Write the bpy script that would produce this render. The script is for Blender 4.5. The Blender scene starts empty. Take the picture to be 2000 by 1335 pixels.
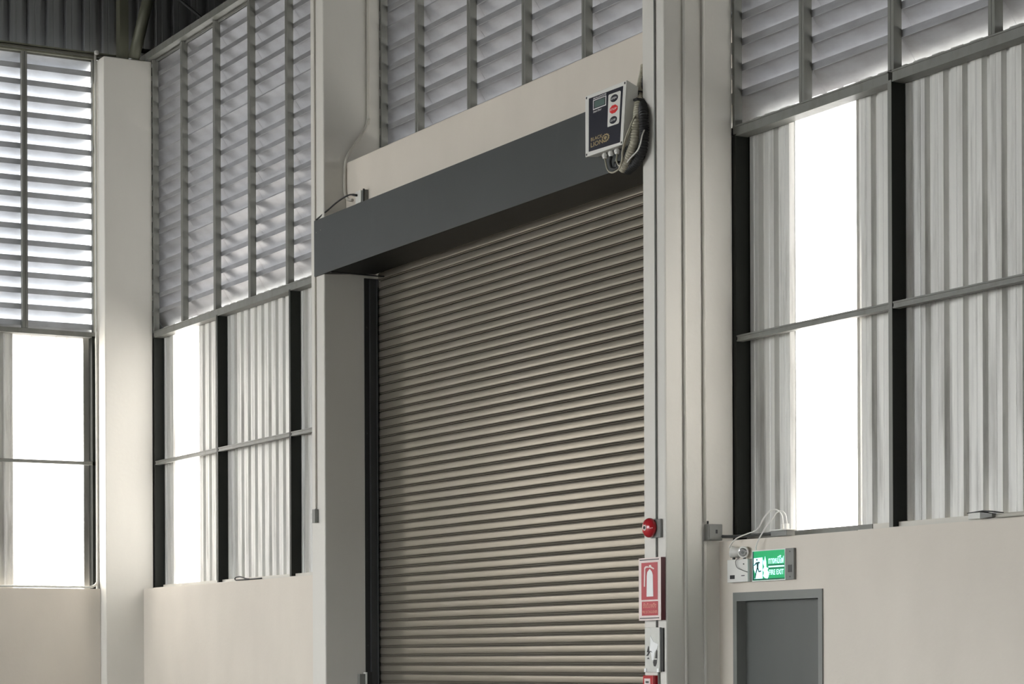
import bpy, math, random
from mathutils import Vector, Matrix
random.seed(7)
S = bpy.context.scene
C = S.collection

# ---------------------------------------------------------------- camera
YAW, ROLL = 0.51203, 0.00405
cam = bpy.data.cameras.new('camera')
cam.sensor_width = 36.0
cam.lens = 4521.7 / 2000 * 36
cam.shift_y = (1288.6 - 667.5) / 2000
cam.clip_end = 500
co = bpy.data.objects.new('camera', cam)
C.objects.link(co)
Rv = Vector((math.cos(YAW), -math.sin(YAW), 0))
Fv = Vector((math.sin(YAW), math.cos(YAW), 0))
Uv = Vector((0, 0, 1))
R2 = Rv * math.cos(ROLL) - Uv * math.sin(ROLL)
U2 = Rv * math.sin(ROLL) + Uv * math.cos(ROLL)
m = Matrix.Identity(4)
for i in range(3):
    m[i][0], m[i][1], m[i][2] = R2[i], U2[i], -Fv[i]
m[2][3] = 1.6
co.matrix_world = m
S.camera = co

# ---------------------------------------------------------------- sky, sun, exposure
SKY, SUN, EXPO = 3.7, 9.0, 1.50
w = bpy.data.worlds.new('sky')
S.world = w
w.use_nodes = True
bg = w.node_tree.nodes['Background']
bg.inputs[0].default_value = (0.93, 0.965, 1.0, 1)
bg.inputs[1].default_value = SKY
sl = bpy.data.lights.new('sun', 'SUN')
sl.energy = SUN
sl.angle = 0.02
sl.color = (1, 0.95, 0.88)
so = bpy.data.objects.new('sun', sl)
C.objects.link(so)
so.rotation_euler = Vector((0.40, 0.68, 0.61)).to_track_quat('Z', 'Y').to_euler()
S.view_settings.view_transform = 'Standard'
S.view_settings.look = 'None'
S.view_settings.gamma = 1
S.view_settings.use_curve_mapping = False
S.view_settings.exposure = EXPO


# ---------------------------------------------------------------- materials
def nodes(name):
    mt = bpy.data.materials.new(name)
    mt.use_nodes = True
    return mt, mt.node_tree.nodes, mt.node_tree.links


def mat(name, col, rough=0.6, metal=0.0, var=0.06, scale=(3, 3, 3), bump=0.0, bscale=60, dirt=None, dscale=(1, 1, 1),
        coat=0.0, dthr=(0.52, 0.75)):
    mt, N, L = nodes(name)
    b = N['Principled BSDF']
    b.inputs['Roughness'].default_value = rough
    b.inputs['Metallic'].default_value = metal
    if coat:
        b.inputs['Coat Weight'].default_value = coat
    tc = N.new('ShaderNodeTexCoord')
    mp = N.new('ShaderNodeMapping')
    mp.inputs['Scale'].default_value = scale
    L.new(tc.outputs['Object'], mp.inputs['Vector'])
    ns = N.new('ShaderNodeTexNoise')
    ns.inputs['Scale'].default_value = 1
    ns.inputs['Detail'].default_value = 5
    L.new(mp.outputs[0], ns.inputs['Vector'])
    cr = N.new('ShaderNodeValToRGB')
    cr.color_ramp.elements[0].position = 0.3
    cr.color_ramp.elements[1].position = 0.7
    cr.color_ramp.elements[0].color = [c * (1 - var) for c in col] + [1]
    cr.color_ramp.elements[1].color = [min(1, c * (1 + var)) for c in col] + [1]
    L.new(ns.outputs[0], cr.inputs[0])
    out = cr.outputs[0]
    if dirt:
        mp2 = N.new('ShaderNodeMapping')
        mp2.inputs['Scale'].default_value = dscale
        L.new(tc.outputs['Object'], mp2.inputs['Vector'])
        n2 = N.new('ShaderNodeTexNoise')
        n2.inputs['Scale'].default_value = 1
        n2.inputs['Detail'].default_value = 7
        n2.inputs['Roughness'].default_value = 0.62
        L.new(mp2.outputs[0], n2.inputs['Vector'])
        mr = N.new('ShaderNodeMapRange')
        mr.inputs['From Min'].default_value = dthr[0]
        mr.inputs['From Max'].default_value = dthr[1]
        L.new(n2.outputs[0], mr.inputs[0])
        mx = N.new('ShaderNodeMixRGB')
        L.new(mr.outputs[0], mx.inputs[0])
        L.new(out, mx.inputs[1])
        mx.inputs[2].default_value = list(dirt) + [1]
        out = mx.outputs[0]
    L.new(out, b.inputs['Base Color'])
    if bump:
        n3 = N.new('ShaderNodeTexNoise')
        n3.inputs['Scale'].default_value = bscale
        n3.inputs['Detail'].default_value = 4
        L.new(tc.outputs['Object'], n3.inputs['Vector'])
        bp = N.new('ShaderNodeBump')
        bp.inputs['Strength'].default_value = bump
        bp.inputs['Distance'].default_value = 0.01
        L.new(n3.outputs[0], bp.inputs['Height'])
        L.new(bp.outputs[0], b.inputs['Normal'])
    return mt


def translucent(name, col, f=0.75):
    mt, N, L = nodes(name)
    N.remove(N['Principled BSDF'])
    out = N['Material Output']
    t = N.new('ShaderNodeBsdfTranslucent')
    d = N.new('ShaderNodeBsdfDiffuse')
    mx = N.new('ShaderNodeMixShader')
    mx.inputs[0].default_value = 1 - f
    tc = N.new('ShaderNodeTexCoord')
    mp = N.new('ShaderNodeMapping')
    mp.inputs['Scale'].default_value = (5, 5, 0.25)
    L.new(tc.outputs['Object'], mp.inputs[0])
    ns = N.new('ShaderNodeTexNoise')
    ns.inputs['Scale'].default_value = 1
    ns.inputs['Detail'].default_value = 5
    L.new(mp.outputs[0], ns.inputs['Vector'])
    cr = N.new('ShaderNodeValToRGB')
    cr.color_ramp.elements[0].color = [c * 0.8 for c in col] + [1]
    cr.color_ramp.elements[1].color = list(col) + [1]
    cr.color_ramp.elements[0].position = 0.3
    cr.color_ramp.elements[1].position = 0.6
    L.new(ns.outputs[0], cr.inputs[0])
    L.new(cr.outputs[0], t.inputs[0])
    L.new(cr.outputs[0], d.inputs[0])
    L.new(t.outputs[0], mx.inputs[1])
    L.new(d.outputs[0], mx.inputs[2])
    L.new(mx.outputs[0], out.inputs[0])
    return mt


def glow(name, col, s):
    mt, N, L = nodes(name)
    b = N['Principled BSDF']
    b.inputs['Base Color'].default_value = list(col) + [1]
    b.inputs['Emission Color'].default_value = list(col) + [1]
    b.inputs['Emission Strength'].default_value = s
    b.inputs['Roughness'].default_value = 0.4
    return mt


PLASTER = mat('cream_plaster', (0.68, 0.62, 0.535), 0.75, var=0.04, scale=(1.5, 1.5, 0.7), bump=0.15, bscale=25)
COLUMN = mat('cream_painted_concrete', (0.68, 0.655, 0.595), 0.6, var=0.035, scale=(2, 2, 0.5), bump=0.12, bscale=20)
GALV = mat('galvanised_sheet', (0.69, 0.68, 0.64), 0.5, 0.2, var=0.12, scale=(14, 14, 0.35), bump=0.05, bscale=8,
           dirt=(0.33, 0.32, 0.29), dscale=(9, 9, 0.8), dthr=(0.5, 0.8))
GALVDARK = mat('gable_sheet', (0.22, 0.225, 0.225), 0.45, 0.35, var=0.14, scale=(10, 10, 0.4))
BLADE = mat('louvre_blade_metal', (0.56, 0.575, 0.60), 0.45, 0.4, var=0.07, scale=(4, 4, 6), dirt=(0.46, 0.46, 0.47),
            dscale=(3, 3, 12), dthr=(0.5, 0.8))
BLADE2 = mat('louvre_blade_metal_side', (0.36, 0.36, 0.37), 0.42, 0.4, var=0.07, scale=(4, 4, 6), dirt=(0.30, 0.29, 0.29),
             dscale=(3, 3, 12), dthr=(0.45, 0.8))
STEEL = mat('grey_painted_steel', (0.20, 0.20, 0.18), 0.5, 0.1, var=0.1, scale=(6, 6, 2), dirt=(0.15, 0.14, 0.12),
            dscale=(5, 5, 2))
POST = mat('shade_dark_steel', (0.015, 0.017, 0.014), 0.5, 0.1, var=0.1, scale=(5, 5, 1))  # deep shade on the post webs, put into a near-black colour
SLAT = mat('shutter_slat_paint', (0.275, 0.25, 0.205), 0.34, 0.70, var=0.06, scale=(0.7, 0.7, 9), dirt=(0.28, 0.25, 0.22),
           dscale=(1.2, 1.2, 8), dthr=(0.5, 0.85))
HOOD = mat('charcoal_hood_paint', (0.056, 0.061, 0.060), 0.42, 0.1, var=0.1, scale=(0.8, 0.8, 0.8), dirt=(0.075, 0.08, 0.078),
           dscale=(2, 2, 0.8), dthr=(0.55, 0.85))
DULL = mat('dull_wall_sheet', (0.2, 0.2, 0.19), 0.7, var=0.08)
JOINT = mat('slat_joint_shade', (0.10, 0.083, 0.06), 0.7, var=0.25, scale=(2, 2, 2))  # shadow in the slat grooves, painted as dark brown
HOODIN = mat('hood_underside_shade', (0.008, 0.0085, 0.008), 0.5, var=0.15)  # shade under the hood, painted as a near-black copy of its colour
BLACK = mat('black_steel', (0.018, 0.018, 0.018), 0.5, var=0.1)
RAIL = mat('dark_grey_guide', (0.05, 0.052, 0.052), 0.4, 0.3, var=0.1)
DOORM = mat('grey_door_paint', (0.105, 0.11, 0.10), 0.45, var=0.06, scale=(2, 2, 1))
DFRAME = mat('grey_door_frame_paint', (0.2, 0.205, 0.19), 0.5, var=0.05)
FLOORM = mat('concrete_floor', (0.29, 0.28, 0.26), 0.5, var=0.1, scale=(0.5, 0.5, 0.5), dirt=(0.28, 0.27, 0.25), dscale=(0.3, 0.3, 0.3))
GROUND = mat('yard_concrete', (0.25, 0.245, 0.235), 0.9, var=0.08, scale=(0.2, 0.2, 0.2))
ROOFM = mat('roof_sheet', (0.12, 0.12, 0.12), 0.6, 0.2, var=0.1)
OLIVE = mat('olive_grey_steel', (0.17, 0.17, 0.125), 0.45, 0.2, var=0.15, scale=(6, 6, 2))
SKYL = translucent('translucent_sheet', (0.93, 0.90, 0.87))
WHITEP = mat('white_plastic', (0.72, 0.71, 0.66), 0.4, var=0.03)
CREAMP = mat('cream_pvc', (0.6, 0.57, 0.5), 0.45, var=0.04)
GREYP = mat('grey_plastic', (0.2, 0.2, 0.185), 0.5, var=0.08, scale=(8, 8, 8))
NAVY = mat('navy_panel_film', (0.008, 0.009, 0.02), 0.35, var=0.1)
LCD = mat('lcd_glass', (0.12, 0.17, 0.155), 0.25, var=0.05)
RED = mat('red_enamel', (0.45, 0.012, 0.02), 0.18, var=0.05, coat=0.5)
REDS = mat('red_sign_film', (0.42, 0.015, 0.03), 0.4, var=0.08, scale=(6, 6, 6))
REDB = mat('bright_red_button', (0.75, 0.03, 0.03), 0.35, var=0.04)
MAROON = mat('maroon_edge', (0.09, 0.015, 0.02), 0.5, var=0.1)
PINKW = mat('off_white_print', (0.78, 0.66, 0.62), 0.5, var=0.03)
SALMON = mat('salmon_print', (0.75, 0.3, 0.24), 0.5, var=0.05)
GOLD = mat('gold_print', (0.42, 0.33, 0.17), 0.45, 0.2, var=0.1, scale=(20, 20, 20))
INK = mat('black_ink', (0.02, 0.02, 0.02), 0.5, var=0.1)
WHITE = mat('white_print', (0.82, 0.82, 0.8), 0.5, var=0.02)
CHROME = mat('chrome', (0.7, 0.7, 0.68), 0.15, 0.9, var=0.05)
FLEX = mat('beige_flexible_conduit', (0.42, 0.39, 0.3), 0.45, var=0.12, scale=(20, 20, 20))
YELLOW = mat('yellow_strap', (0.6, 0.42, 0.04), 0.6, var=0.1)
GREENL = glow('lit_green', (0.0, 0.30, 0.10), 0.25)
WHITEL = glow('lit_white', (0.5, 0.92, 1.0), 0.55)
DKGRN = mat('dark_green_ink', (0.0, 0.06, 0.06), 0.4, var=0.05)
ACRYL = mat('frosted_acrylic', (0.6, 0.6, 0.55), 0.25, var=0.06, scale=(12, 12, 12))


# ---------------------------------------------------------------- mesh helpers
class MB:
    def __init__(s):
        s.v, s.f = [], []

    def box(s, x0, x1, y0, y1, z0, z1):
        n = len(s.v)
        s.v += [(x, y, z) for x in (x0, x1) for y in (y0, y1) for z in (z0, z1)]
        s.f += [tuple(n + i for i in q) for q in
                ((0, 1, 3, 2), (4, 6, 7, 5), (0, 4, 5, 1), (2, 3, 7, 6), (0, 2, 6, 4), (1, 5, 7, 3))]
        return s

    def prism(s, prof, axis, a, b, closed=True):
        """prof: 2-D points in the plane across `axis`; x -> (y,z), y -> (x,z), z -> (x,y)"""
        n, k = len(s.v), len(prof)
        for t in (a, b):
            for p, q in prof:
                s.v.append({'x': (t, p, q), 'y': (p, t, q), 'z': (p, q, t)}[axis])
        for i in range(k if closed else k - 1):
            j = (i + 1) % k
            s.f.append((n + i, n + j, n + k + j, n + k + i))
        if closed:
            s.f.append(tuple(n + i for i in range(k))[::-1])
            s.f.append(tuple(n + k + i for i in range(k)))
        return s

    def tube(s, pts, r, n=10, cap=True):
        pts = [Vector(p) for p in pts]
        rs = r if isinstance(r, (list, tuple)) else [r] * len(pts)
        b0 = len(s.v)
        up = None
        for i, p in enumerate(pts):
            d = (pts[min(i + 1, len(pts) - 1)] - pts[max(i - 1, 0)]).normalized()
            if up is None:
                up = Vector((0, 0, 1)) if abs(d.z) < 0.9 else Vector((1, 0, 0))
            a = (up - d * up.dot(d)).normalized()
            up = a
            b = d.cross(a)
            for k in range(n):
                t = 2 * math.pi * k / n
                s.v.append(tuple(p + (a * math.cos(t) + b * math.sin(t)) * rs[i]))
        for i in range(len(pts) - 1):
            for k in range(n):
                j = (k + 1) % n
                q = b0 + i * n
                s.f.append((q + k, q + j, q + n + j, q + n + k))
        if cap:
            s.f.append(tuple(b0 + k for k in range(n))[::-1])
            s.f.append(tuple(b0 + (len(pts) - 1) * n + k for k in range(n)))
        return s

    def lathe(s, prof, c, d, n=24):
        """prof: (distance along d, radius) list; c start centre; d direction"""
        d = Vector(d).normalized()
        c = Vector(c)
        return s.tube2([c + d * h for h, _ in prof], [max(r, 1e-4) for _, r in prof], d, n)

    def tube2(s, pts, rs, d, n):
        up = Vector((0, 0, 1)) if abs(d.z) < 0.9 else Vector((1, 0, 0))
        a = (up - d * up.dot(d)).normalized()
        b = d.cross(a)
        b0 = len(s.v)
        for p, r in zip(pts, rs):
            for k in range(n):
                t = 2 * math.pi * k / n
                s.v.append(tuple(p + (a * math.cos(t) + b * math.sin(t)) * r))
        for i in range(len(pts) - 1):
            for k in range(n):
                j = (k + 1) % n
                q = b0 + i * n
                s.f.append((q + k, q + j, q + n + j, q + n + k))
        s.f.append(tuple(b0 + k for k in range(n))[::-1])
        s.f.append(tuple(b0 + (len(pts) - 1) * n + k for k in range(n)))
        return s

    def mesh(s, name, mt, org=(0, 0, 0), smooth=False):
        me = bpy.data.meshes.new(name)
        o = Vector(org)
        me.from_pydata([tuple(Vector(v) - o) for v in s.v], [], s.f)
        me.materials.append(mt)
        if smooth:
            for p in me.polygons:
                p.use_smooth = True
        me.update()
        return me


def wloc(o):
    v = Vector((0, 0, 0))
    while o is not None:
        v = v + o.location
        o = o.parent
    return v


def obj(name, mb, mt, parent=None, org=None, smooth=False, bevel=0, label=None):
    """mesh data given in world axes; origin at org (or the parent's base)"""
    base = wloc(parent) if parent else Vector((0, 0, 0))
    og = Vector(org) if org else base
    me = mb.mesh(name, mt, og, smooth)
    o = bpy.data.objects.new(name, me)
    C.objects.link(o)
    o.parent = parent
    o.location = og - base
    if bevel:
        bv = o.modifiers.new('bevel', 'BEVEL')
        bv.width = bevel
        bv.segments = 2
        bv.limit_method = 'ANGLE'
    if label:
        o['label'] = label
    return o


def tag(o, label, cat, group=None):
    o['label'] = label
    o['category'] = cat
    if group:
        o['group'] = group
    return o


def thing(name, loc, label, cat, group=None, rz=0):
    o = bpy.data.objects.new(name, None)
    o.empty_display_size = 0.1
    C.objects.link(o)
    o.location = loc
    o.rotation_euler = (0, 0, rz)
    return tag(o, label, cat, group)


def struct(name, mb, mt, org, bevel=0, label=None):
    o = obj(name, mb, mt, None, org, bevel=bevel)
    o['kind'] = 'structure'
    if label:
        o['label'] = label
    return o


def linked(name, me, parent, loc, label=None):
    o = bpy.data.objects.new(name, me)
    C.objects.link(o)
    o.parent = parent
    o.location = loc
    if label:
        o['label'] = label
    return o


def text(s, X, Y0, Y1, Z0, Z1, mt, parent, name='lettering', shear=0.0, th=0.001):
    """flat lettering on a face looking towards -X; fitted between Y0 (left, larger) and Y1, Z0 and Z1"""
    cu = bpy.data.curves.new(name, 'FONT')
    cu.body = s
    cu.size = 1
    cu.shear = shear
    cu.resolution_u = 3
    cu.offset = 0.012
    to = bpy.data.objects.new('tmp', cu)
    C.objects.link(to)
    bpy.context.view_layer.update()
    me = bpy.data.meshes.new_from_object(to.evaluated_get(bpy.context.evaluated_depsgraph_get()))
    bpy.data.objects.remove(to)
    xs = [v.co.x for v in me.vertices] or [0, 1]
    ys = [v.co.y for v in me.vertices] or [0, 1]
    x0, x1, y0, y1 = min(xs), max(xs), min(ys), max(ys)
    base = wloc(parent)
    og = Vector((X, (Y0 + Y1) / 2, (Z0 + Z1) / 2))
    for v in me.vertices:
        y = Y0 + (v.co.x - x0) / (x1 - x0) * (Y1 - Y0)
        z = Z0 + (v.co.y - y0) / (y1 - y0) * (Z1 - Z0)
        v.co = Vector((X - th, y, z)) - og
    me.materials.clear()
    me.materials.append(mt)
    me.name = name
    o = bpy.data.objects.new(name, me)
    C.objects.link(o)
    o.parent = parent
    o.location = og - base
    return o


def poly(pts, X, th, mt, parent, name):
    """flat shape on a face looking towards -X, pts are (Y, Z)"""
    return obj(name, MB().prism(pts, 'x', X - th, X), mt, parent, (X, pts[0][0], pts[0][1]))


def ell(cy, cz, ry, rz, n=24, a0=0.0):
    return [(cy + ry * math.cos(a0 + 2 * math.pi * k / n), cz + rz * math.sin(a0 + 2 * math.pi * k / n)) for k in range(n)]


def smooth_path(pts, sub=6):
    P = [Vector(p) for p in pts]
    P = [P[0] * 2 - P[1]] + P + [P[-1] * 2 - P[-2]]
    out = []
    for i in range(1, len(P) - 2):
        for k in range(sub):
            t = k / sub
            a, b, c, d = P[i - 1], P[i], P[i + 1], P[i + 2]
            out.append(0.5 * ((2 * b) + (c - a) * t + (2 * a - 5 * b + 4 * c - d) * t * t + (3 * b - a - 3 * c + d) * t ** 3))
    out.append(P[-2])
    return out


# ================================================================= the setting
struct('floor', MB().box(-12, 10.9, -8, 28.9, -0.1, 0), FLOORM, (0, 10, 0))
struct('ground', MB().box(-90, 100, -80, 110, -0.3, -0.12), GROUND, (0, 10, -0.12), label='pale concrete yard outside the hall')
struct('ceiling', MB().box(-13.5, 13.6, -9, 30.2, 11.8, 11.95), ROOFM, (0, 10, 11.8))
# walls that the photograph does not show: side and rear, with invented openings shaped for the fill light
mb = MB()
mb.box(-12.3, -12, -8, 14.3, 2.4, 11.8)
mb.box(-12.3, -12, 14.3, 29, 8.0, 11.8)
mb.box(-12.3, -12, 14.3, 29, 0, 1.5)
for y in (-8, -0.8, 6.0, 14.0, 21.4, 28.4):
    mb.box(-12.3, -12, y, y + 0.6, 0, 8.0 if y > 10 else 2.4)
struct('wall_left', mb, DULL, (-12, 10, 0))
struct('wall_front', MB().box(-12.3, 13.6, -8.3, -8, 2.8, 11.8).box(-12.3, -11, -8.3, -8, 0, 2.8).box(1, 10.9, -8.3, -8, 0, 2.8), DULL, (0, -8, 0))

XD, XLV, XSH = 10.51, 10.65, 10.78       # face of the low wall, front of the louvre frames, sheet plane
ZD = 2.54                                 # top of the low wall
ZL0, ZL1 = 5.80, 9.38
PER = 0.2045


def sheet_profile(a, b, plane, per, phase, depth=0.036, flat=0.7, th=0.003, sgn=1):
    """trapezoid ribs along a..b; returns (along, across) points"""
    pts = []
    n0 = math.floor((a - phase) / per) - 1
    x = []
    for k in range(n0, n0 + int((b - a) / per) + 4):
        c = phase + k * per            # centre of the recess
        hw = per * (1 - flat) / 2
        x += [(c - hw - 0.012, 0), (c - hw + 0.004, depth), (c + hw - 0.004, depth), (c + hw + 0.012, 0)]
        mid = c + per / 2
        x += [(mid - 0.008, 0), (mid, 0.004), (mid + 0.008, 0)]

    def at(t):
        for (p, q), (p2, q2) in zip(x, x[1:]):
            if p <= t <= p2:
                return q + (q2 - q) * (t - p) / max(1e-9, p2 - p)
        return 0
    pts = [(a, at(a))] + [p for p in x if a < p[0] < b] + [(b, at(b))]
    return [(p, plane + sgn * q) for p, q in pts]


def sheet(name, side, a, b, z0, z1, mt, parent, phase, per=PER + 0.001, flat=0.7, th=0.003, label=None, plane=None, depth=0.036):
    if side == 'right':
        pl = XSH if plane is None else plane
    else:
        pl = 28.84 if plane is None else plane
    pr = sheet_profile(a, b, pl, per, phase, depth, flat)
    if th:
        pr2 = pr + [(p, q + th) for p, q in pr[::-1]]
    mb = MB()
    pp = pr2 if th else pr
    if side == 'right':
        pp = [(q, p) for p, q in pp]
    mb.prism(pp, 'z', z0, z1, closed=bool(th))
    return obj(name, mb, mt, parent, ((pl, (a + b) / 2, z0) if side == 'right' else ((a + b) / 2, pl, z0)), label=label)


# --- right wall, near bay (personnel door, to the right of the near column)
mb = MB()
mb.box(XD, 10.77, 15.107, 15.31, 0, ZD)
mb.box(XD, 10.77, 13.946, 15.107, 2.126, ZD)
mb.box(XD, 10.77, -8, 13.946, 0, ZD)
wr = struct('wall_right', mb, PLASTER, (10.6, 12, 0), label='cream plastered low wall with the grey door')
PH = 13.04
for a, b in ((14.665, 15.31), (13.13, 13.897), (12.31, 13.13), (11.49, 12.31), (10.67, 11.49), (9.85, 10.67)):
    sheet('corrugated_sheet', 'right', a, b, 2.50, 5.93, GALV, wr, PH, plane=XSH + random.choice((0, 0.003)))
sheet('translucent_sheet', 'right', 13.897, 14.665, 2.50, 5.93, SKYL, wr, PH, th=0, label='out-of-view translucent daylight sheet, sized for the shutter highlight')
obj('wall_panel', MB().box(10.8, 10.84, -8, 9.85, 2.5, 9.4), GALV, wr)
for y in (15.262, 13.292, 11.20):
    mb = MB()
    mb.prism([(XLV, y + 0.045), (XLV, y), (10.775, y), (10.775, y + 0.045), (10.770, y + 0.045), (10.770, y + 0.004), (XLV + 0.004, y + 0.004), (XLV + 0.004, y + 0.045)], 'z', ZD, ZL0)
    obj('steel_post', mb, POST, wr, (XLV, y, ZD))
    if y < 15:
        obj('post_flange', MB().box(XLV - 0.004, XLV, y, y + 0.042, ZD, ZL0), STEEL, wr, (XLV, y, ZD))


def girt(a, b, z, parent, side='right', h=0.05, name='girt', d=0.06):
    if side == 'right':
        pr = [(XLV, z), (XLV + d, z), (XLV + d, z + h), (XLV, z + h), (XLV, z + h - 0.012), (XLV + 0.006, z + h - 0.014), (XLV + 0.006, z + 0.014), (XLV, z + 0.012)]
        mb = MB().prism(pr, 'y', a, b)
        return obj(name, mb, STEEL, parent, (XLV, (a + b) / 2, z))
    Y = 28.70
    return obj(name, MB().box(a, b, Y, Y + d, z, z + h), STEEL, parent, ((a + b) / 2, Y, z))


girt(13.34, 15.26, 4.14, wr)
girt(11.25, 13.288, 4.14, wr)
girt(9.2, 11.196, 4.14, wr)
for a, b in ((13.337, 15.31), (11.25, 13.29), (9.2, 11.2)):
    girt(a, b, 5.785, wr, h=0.085, name='head_rail', d=0.12)
obj('sill_flashing', MB().prism([(10.56, ZD), (10.78, ZD), (10.78, ZD + 0.055), (10.70, ZD + 0.055), (10.70, ZD + 0.008), (10.56, ZD + 0.008)], 'y', 13.6, 15.2), STEEL, wr, (10.6, 14, ZD))
obj('sill_flashing', MB().prism([(10.56, ZD), (10.78, ZD), (10.78, ZD + 0.055), (10.70, ZD + 0.055), (10.70, ZD + 0.008), (10.56, ZD + 0.008)], 'y', 9.3, 13.59), CREAMP, wr, (10.6, 11, ZD))

# --- right wall, far bay (between the corner column and the middle column)
wf = struct('wall_right', MB().box(XD, 10.77, 22.03, 28.40, 0, ZD), PLASTER, (10.6, 25, 0), label='cream plastered low wall in the far bay')
PH = 25.53
for a, b in ((28.006, 28.42), (26.39, 27.16), (25.57, 26.39), (24.75, 25.57), (23.93, 24.75), (23.11, 23.93), (22.03, 23.11)):
    sheet('corrugated_sheet', 'right', a, b, 2.50, 5.93, GALV, wf, PH, plane=XSH + random.choice((0, 0.003)))
sheet('translucent_sheet', 'right', 27.16, 28.006, 2.50, 5.93, SKYL, wf, PH, th=0, label='out-of-view translucent daylight sheet, sized for the shutter highlight')
for y in (28.345, 26.20, 24.03):
    mb = MB()
    mb.prism([(XLV, y + 0.045), (XLV, y), (10.775, y), (10.775, y + 0.045), (10.770, y + 0.045), (10.770, y + 0.004), (XLV + 0.004, y + 0.004), (XLV + 0.004, y + 0.045)], 'z', ZD, ZL0)
    obj('steel_post', mb, POST, wf, (XLV, y, ZD))
girt(26.25, 28.34, 4.14, wf)
girt(24.08, 26.196, 4.14, wf)
girt(22.05, 24.026, 4.14, wf)
girt(22.05, 28.40, 5.785, wf, h=0.085, name='head_rail', d=0.12)
obj('sill_flashing', MB().prism([(10.56, ZD), (10.78, ZD), (10.78, ZD + 0.05), (10.70, ZD + 0.05), (10.70, ZD + 0.01), (10.56, ZD + 0.01)], 'y', 22.1, 28.2), CREAMP, wf, (10.6, 25, ZD))
# wall over the shutter behind the hood (added to stop light leaks)
struct('wall_right', MB().box(10.69, 10.80, 15.50, 21.708, 5.50, 6.74), PLASTER, (10.7, 18, 5.7), label='added light-stop strip hidden behind the shutter hood')

# --- far end wall
wb = struct('wall_back', MB().box(-12, 9.995, 28.60, 28.80, 0, ZD), PLASTER, (5, 28.7, 0), label='cream plastered low end wall')
PH = 9.0
for a, b in ((9.858, 10.9), (8.10, 8.924), (7.28, 8.10), (6.46, 7.28), (5.64, 6.46)):
    sheet('corrugated_sheet', 'back', a, b, 2.50, 5.86, GALV, wb, PH, per=0.23, flat=0.62, plane=28.84 + random.choice((0, 0.003)))
sheet('translucent_sheet', 'back', 8.924, 9.858, 2.50, 5.86, SKYL, wb, PH, per=0.23, flat=0.62, th=0, label='out-of-view translucent daylight sheet, sized for the shutter highlight')
obj('wall_panel', MB().box(-12, 5.64, 28.84, 28.88, 5.86, 9.4), GALV, wb)
for a, b in ((-12, -3.9), (-2.6, 1.9), (4.2, 5.64)):
    obj('wall_panel', MB().box(a, b, 28.84, 28.88, 2.5, 5.86), GALV, wb)
for a, b in ((-3.9, -2.6), (1.9, 4.2)):  # strips repeat out of view, sized to broaden the shutter highlight
    sheet('translucent_sheet', 'back', a, b, 2.50, 5.86, SKYL, wb, PH, per=0.23, flat=0.62, th=0, label='out-of-view translucent daylight sheet, sized for the shutter highlight')
obj('steel_post', MB().box(9.93, 9.97, 28.70, 28.83, ZD, ZL0), POST, wb, (9.95, 28.7, ZD))
girt(5.64, 9.99, 4.14, wb, side='back', h=0.042)
girt(5.64, 9.99, 5.785, wb, side='back', h=0.065, name='head_rail', d=0.12)
for z, h, y in ((9.37, 0.03, 28.68), (9.415, 0.02, 28.70), (9.455, 0.02, 28.72)):
    obj('flashing_rail', MB().box(5.64, 10.4, y, y + 0.2, z, z + h), OLIVE, wb, (8, y, z))
# gable cladding above, one sheet after another, running on past the side wall
for k in range(9):
    a = 6.02 + k * 0.98
    o = sheet('gable_sheet', 'back', a, a + 1.01, 9.40, 11.8, GALVDARK, wb, 8.92, per=0.2465, flat=0.70, plane=29.0 + 0.006 * (k % 2), depth=0.075)
obj('gable_panel', MB().box(-12, 6.02, 29.0, 29.05, 8.9, 11.8), GALVDARK, wb)
struct('trim_1', MB().box(10.58, 10.72, 22.05, 28.72, 9.385, 9.47), STEEL, (10.6, 25, 9.4), label='grey capping rail along the top of the louvres')
struct('trim_2', MB().box(10.72, 13.5, -9, 30, 9.36, 9.40), ROOFM, (12, 10, 9.4), label='added dark soffit blocking light beyond the side wall')  # unseen closure, added to keep the gable above dark
struct('trim_3', MB().box(13.5, 13.6, -9, 30, 9.0, 11.8), ROOFM, (13.5, 10, 9.4), label='added dark eaves board blocking daylight')  # unseen fascia, added to hold daylight off the gable

# personnel door
obj('wall_panel', MB().box(10.66, 10.76, 13.95, 15.10, 0, 2.12), POST, wr)  # added blocker behind the door, stops light leaking round the leaf
d1 = struct('door_1', MB().box(10.585, 10.625, 13.996, 15.057, 0.01, 2.055), DOORM, (10.6, 14.5, 0), label='plain grey steel door under the green exit sign')
mb = MB()
mb.prism([(10.497, 13.946), (10.497, 13.996), (10.63, 13.996), (10.63, 13.946)], 'z', 0, 2.126)
mb.prism([(10.497, 15.057), (10.497, 15.107), (10.63, 15.107), (10.63, 15.057)], 'z', 0, 2.126)
mb.box(10.497, 10.63, 13.996, 15.057, 2.058, 2.126)
obj('door_frame', mb, DFRAME, d1, label='lighter grey frame')


# ================================================================= columns
def column(x0, x1, y0, y1, z1, label):
    o = obj('concrete_column', MB().box(x0, x1, y0, y1, 0, z1), COLUMN, None, ((x0 + x1) / 2, (y0 + y1) / 2, 0), bevel=0.012)
    return tag(o, label, 'column')


c3 = column(10.0, 10.65, 15.31, 15.63, 11.8, 'cream concrete column right of the shutter, with the red fire bell and signs')
c2 = column(10.0, 10.65, 21.71, 22.03, 11.8, 'cream concrete column left of the shutter, crossed by the end of the hood')
c1 = column(10.0, 10.645, 28.40, 28.72, 9.36, 'cream concrete corner column with its flat top in view')

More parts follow.
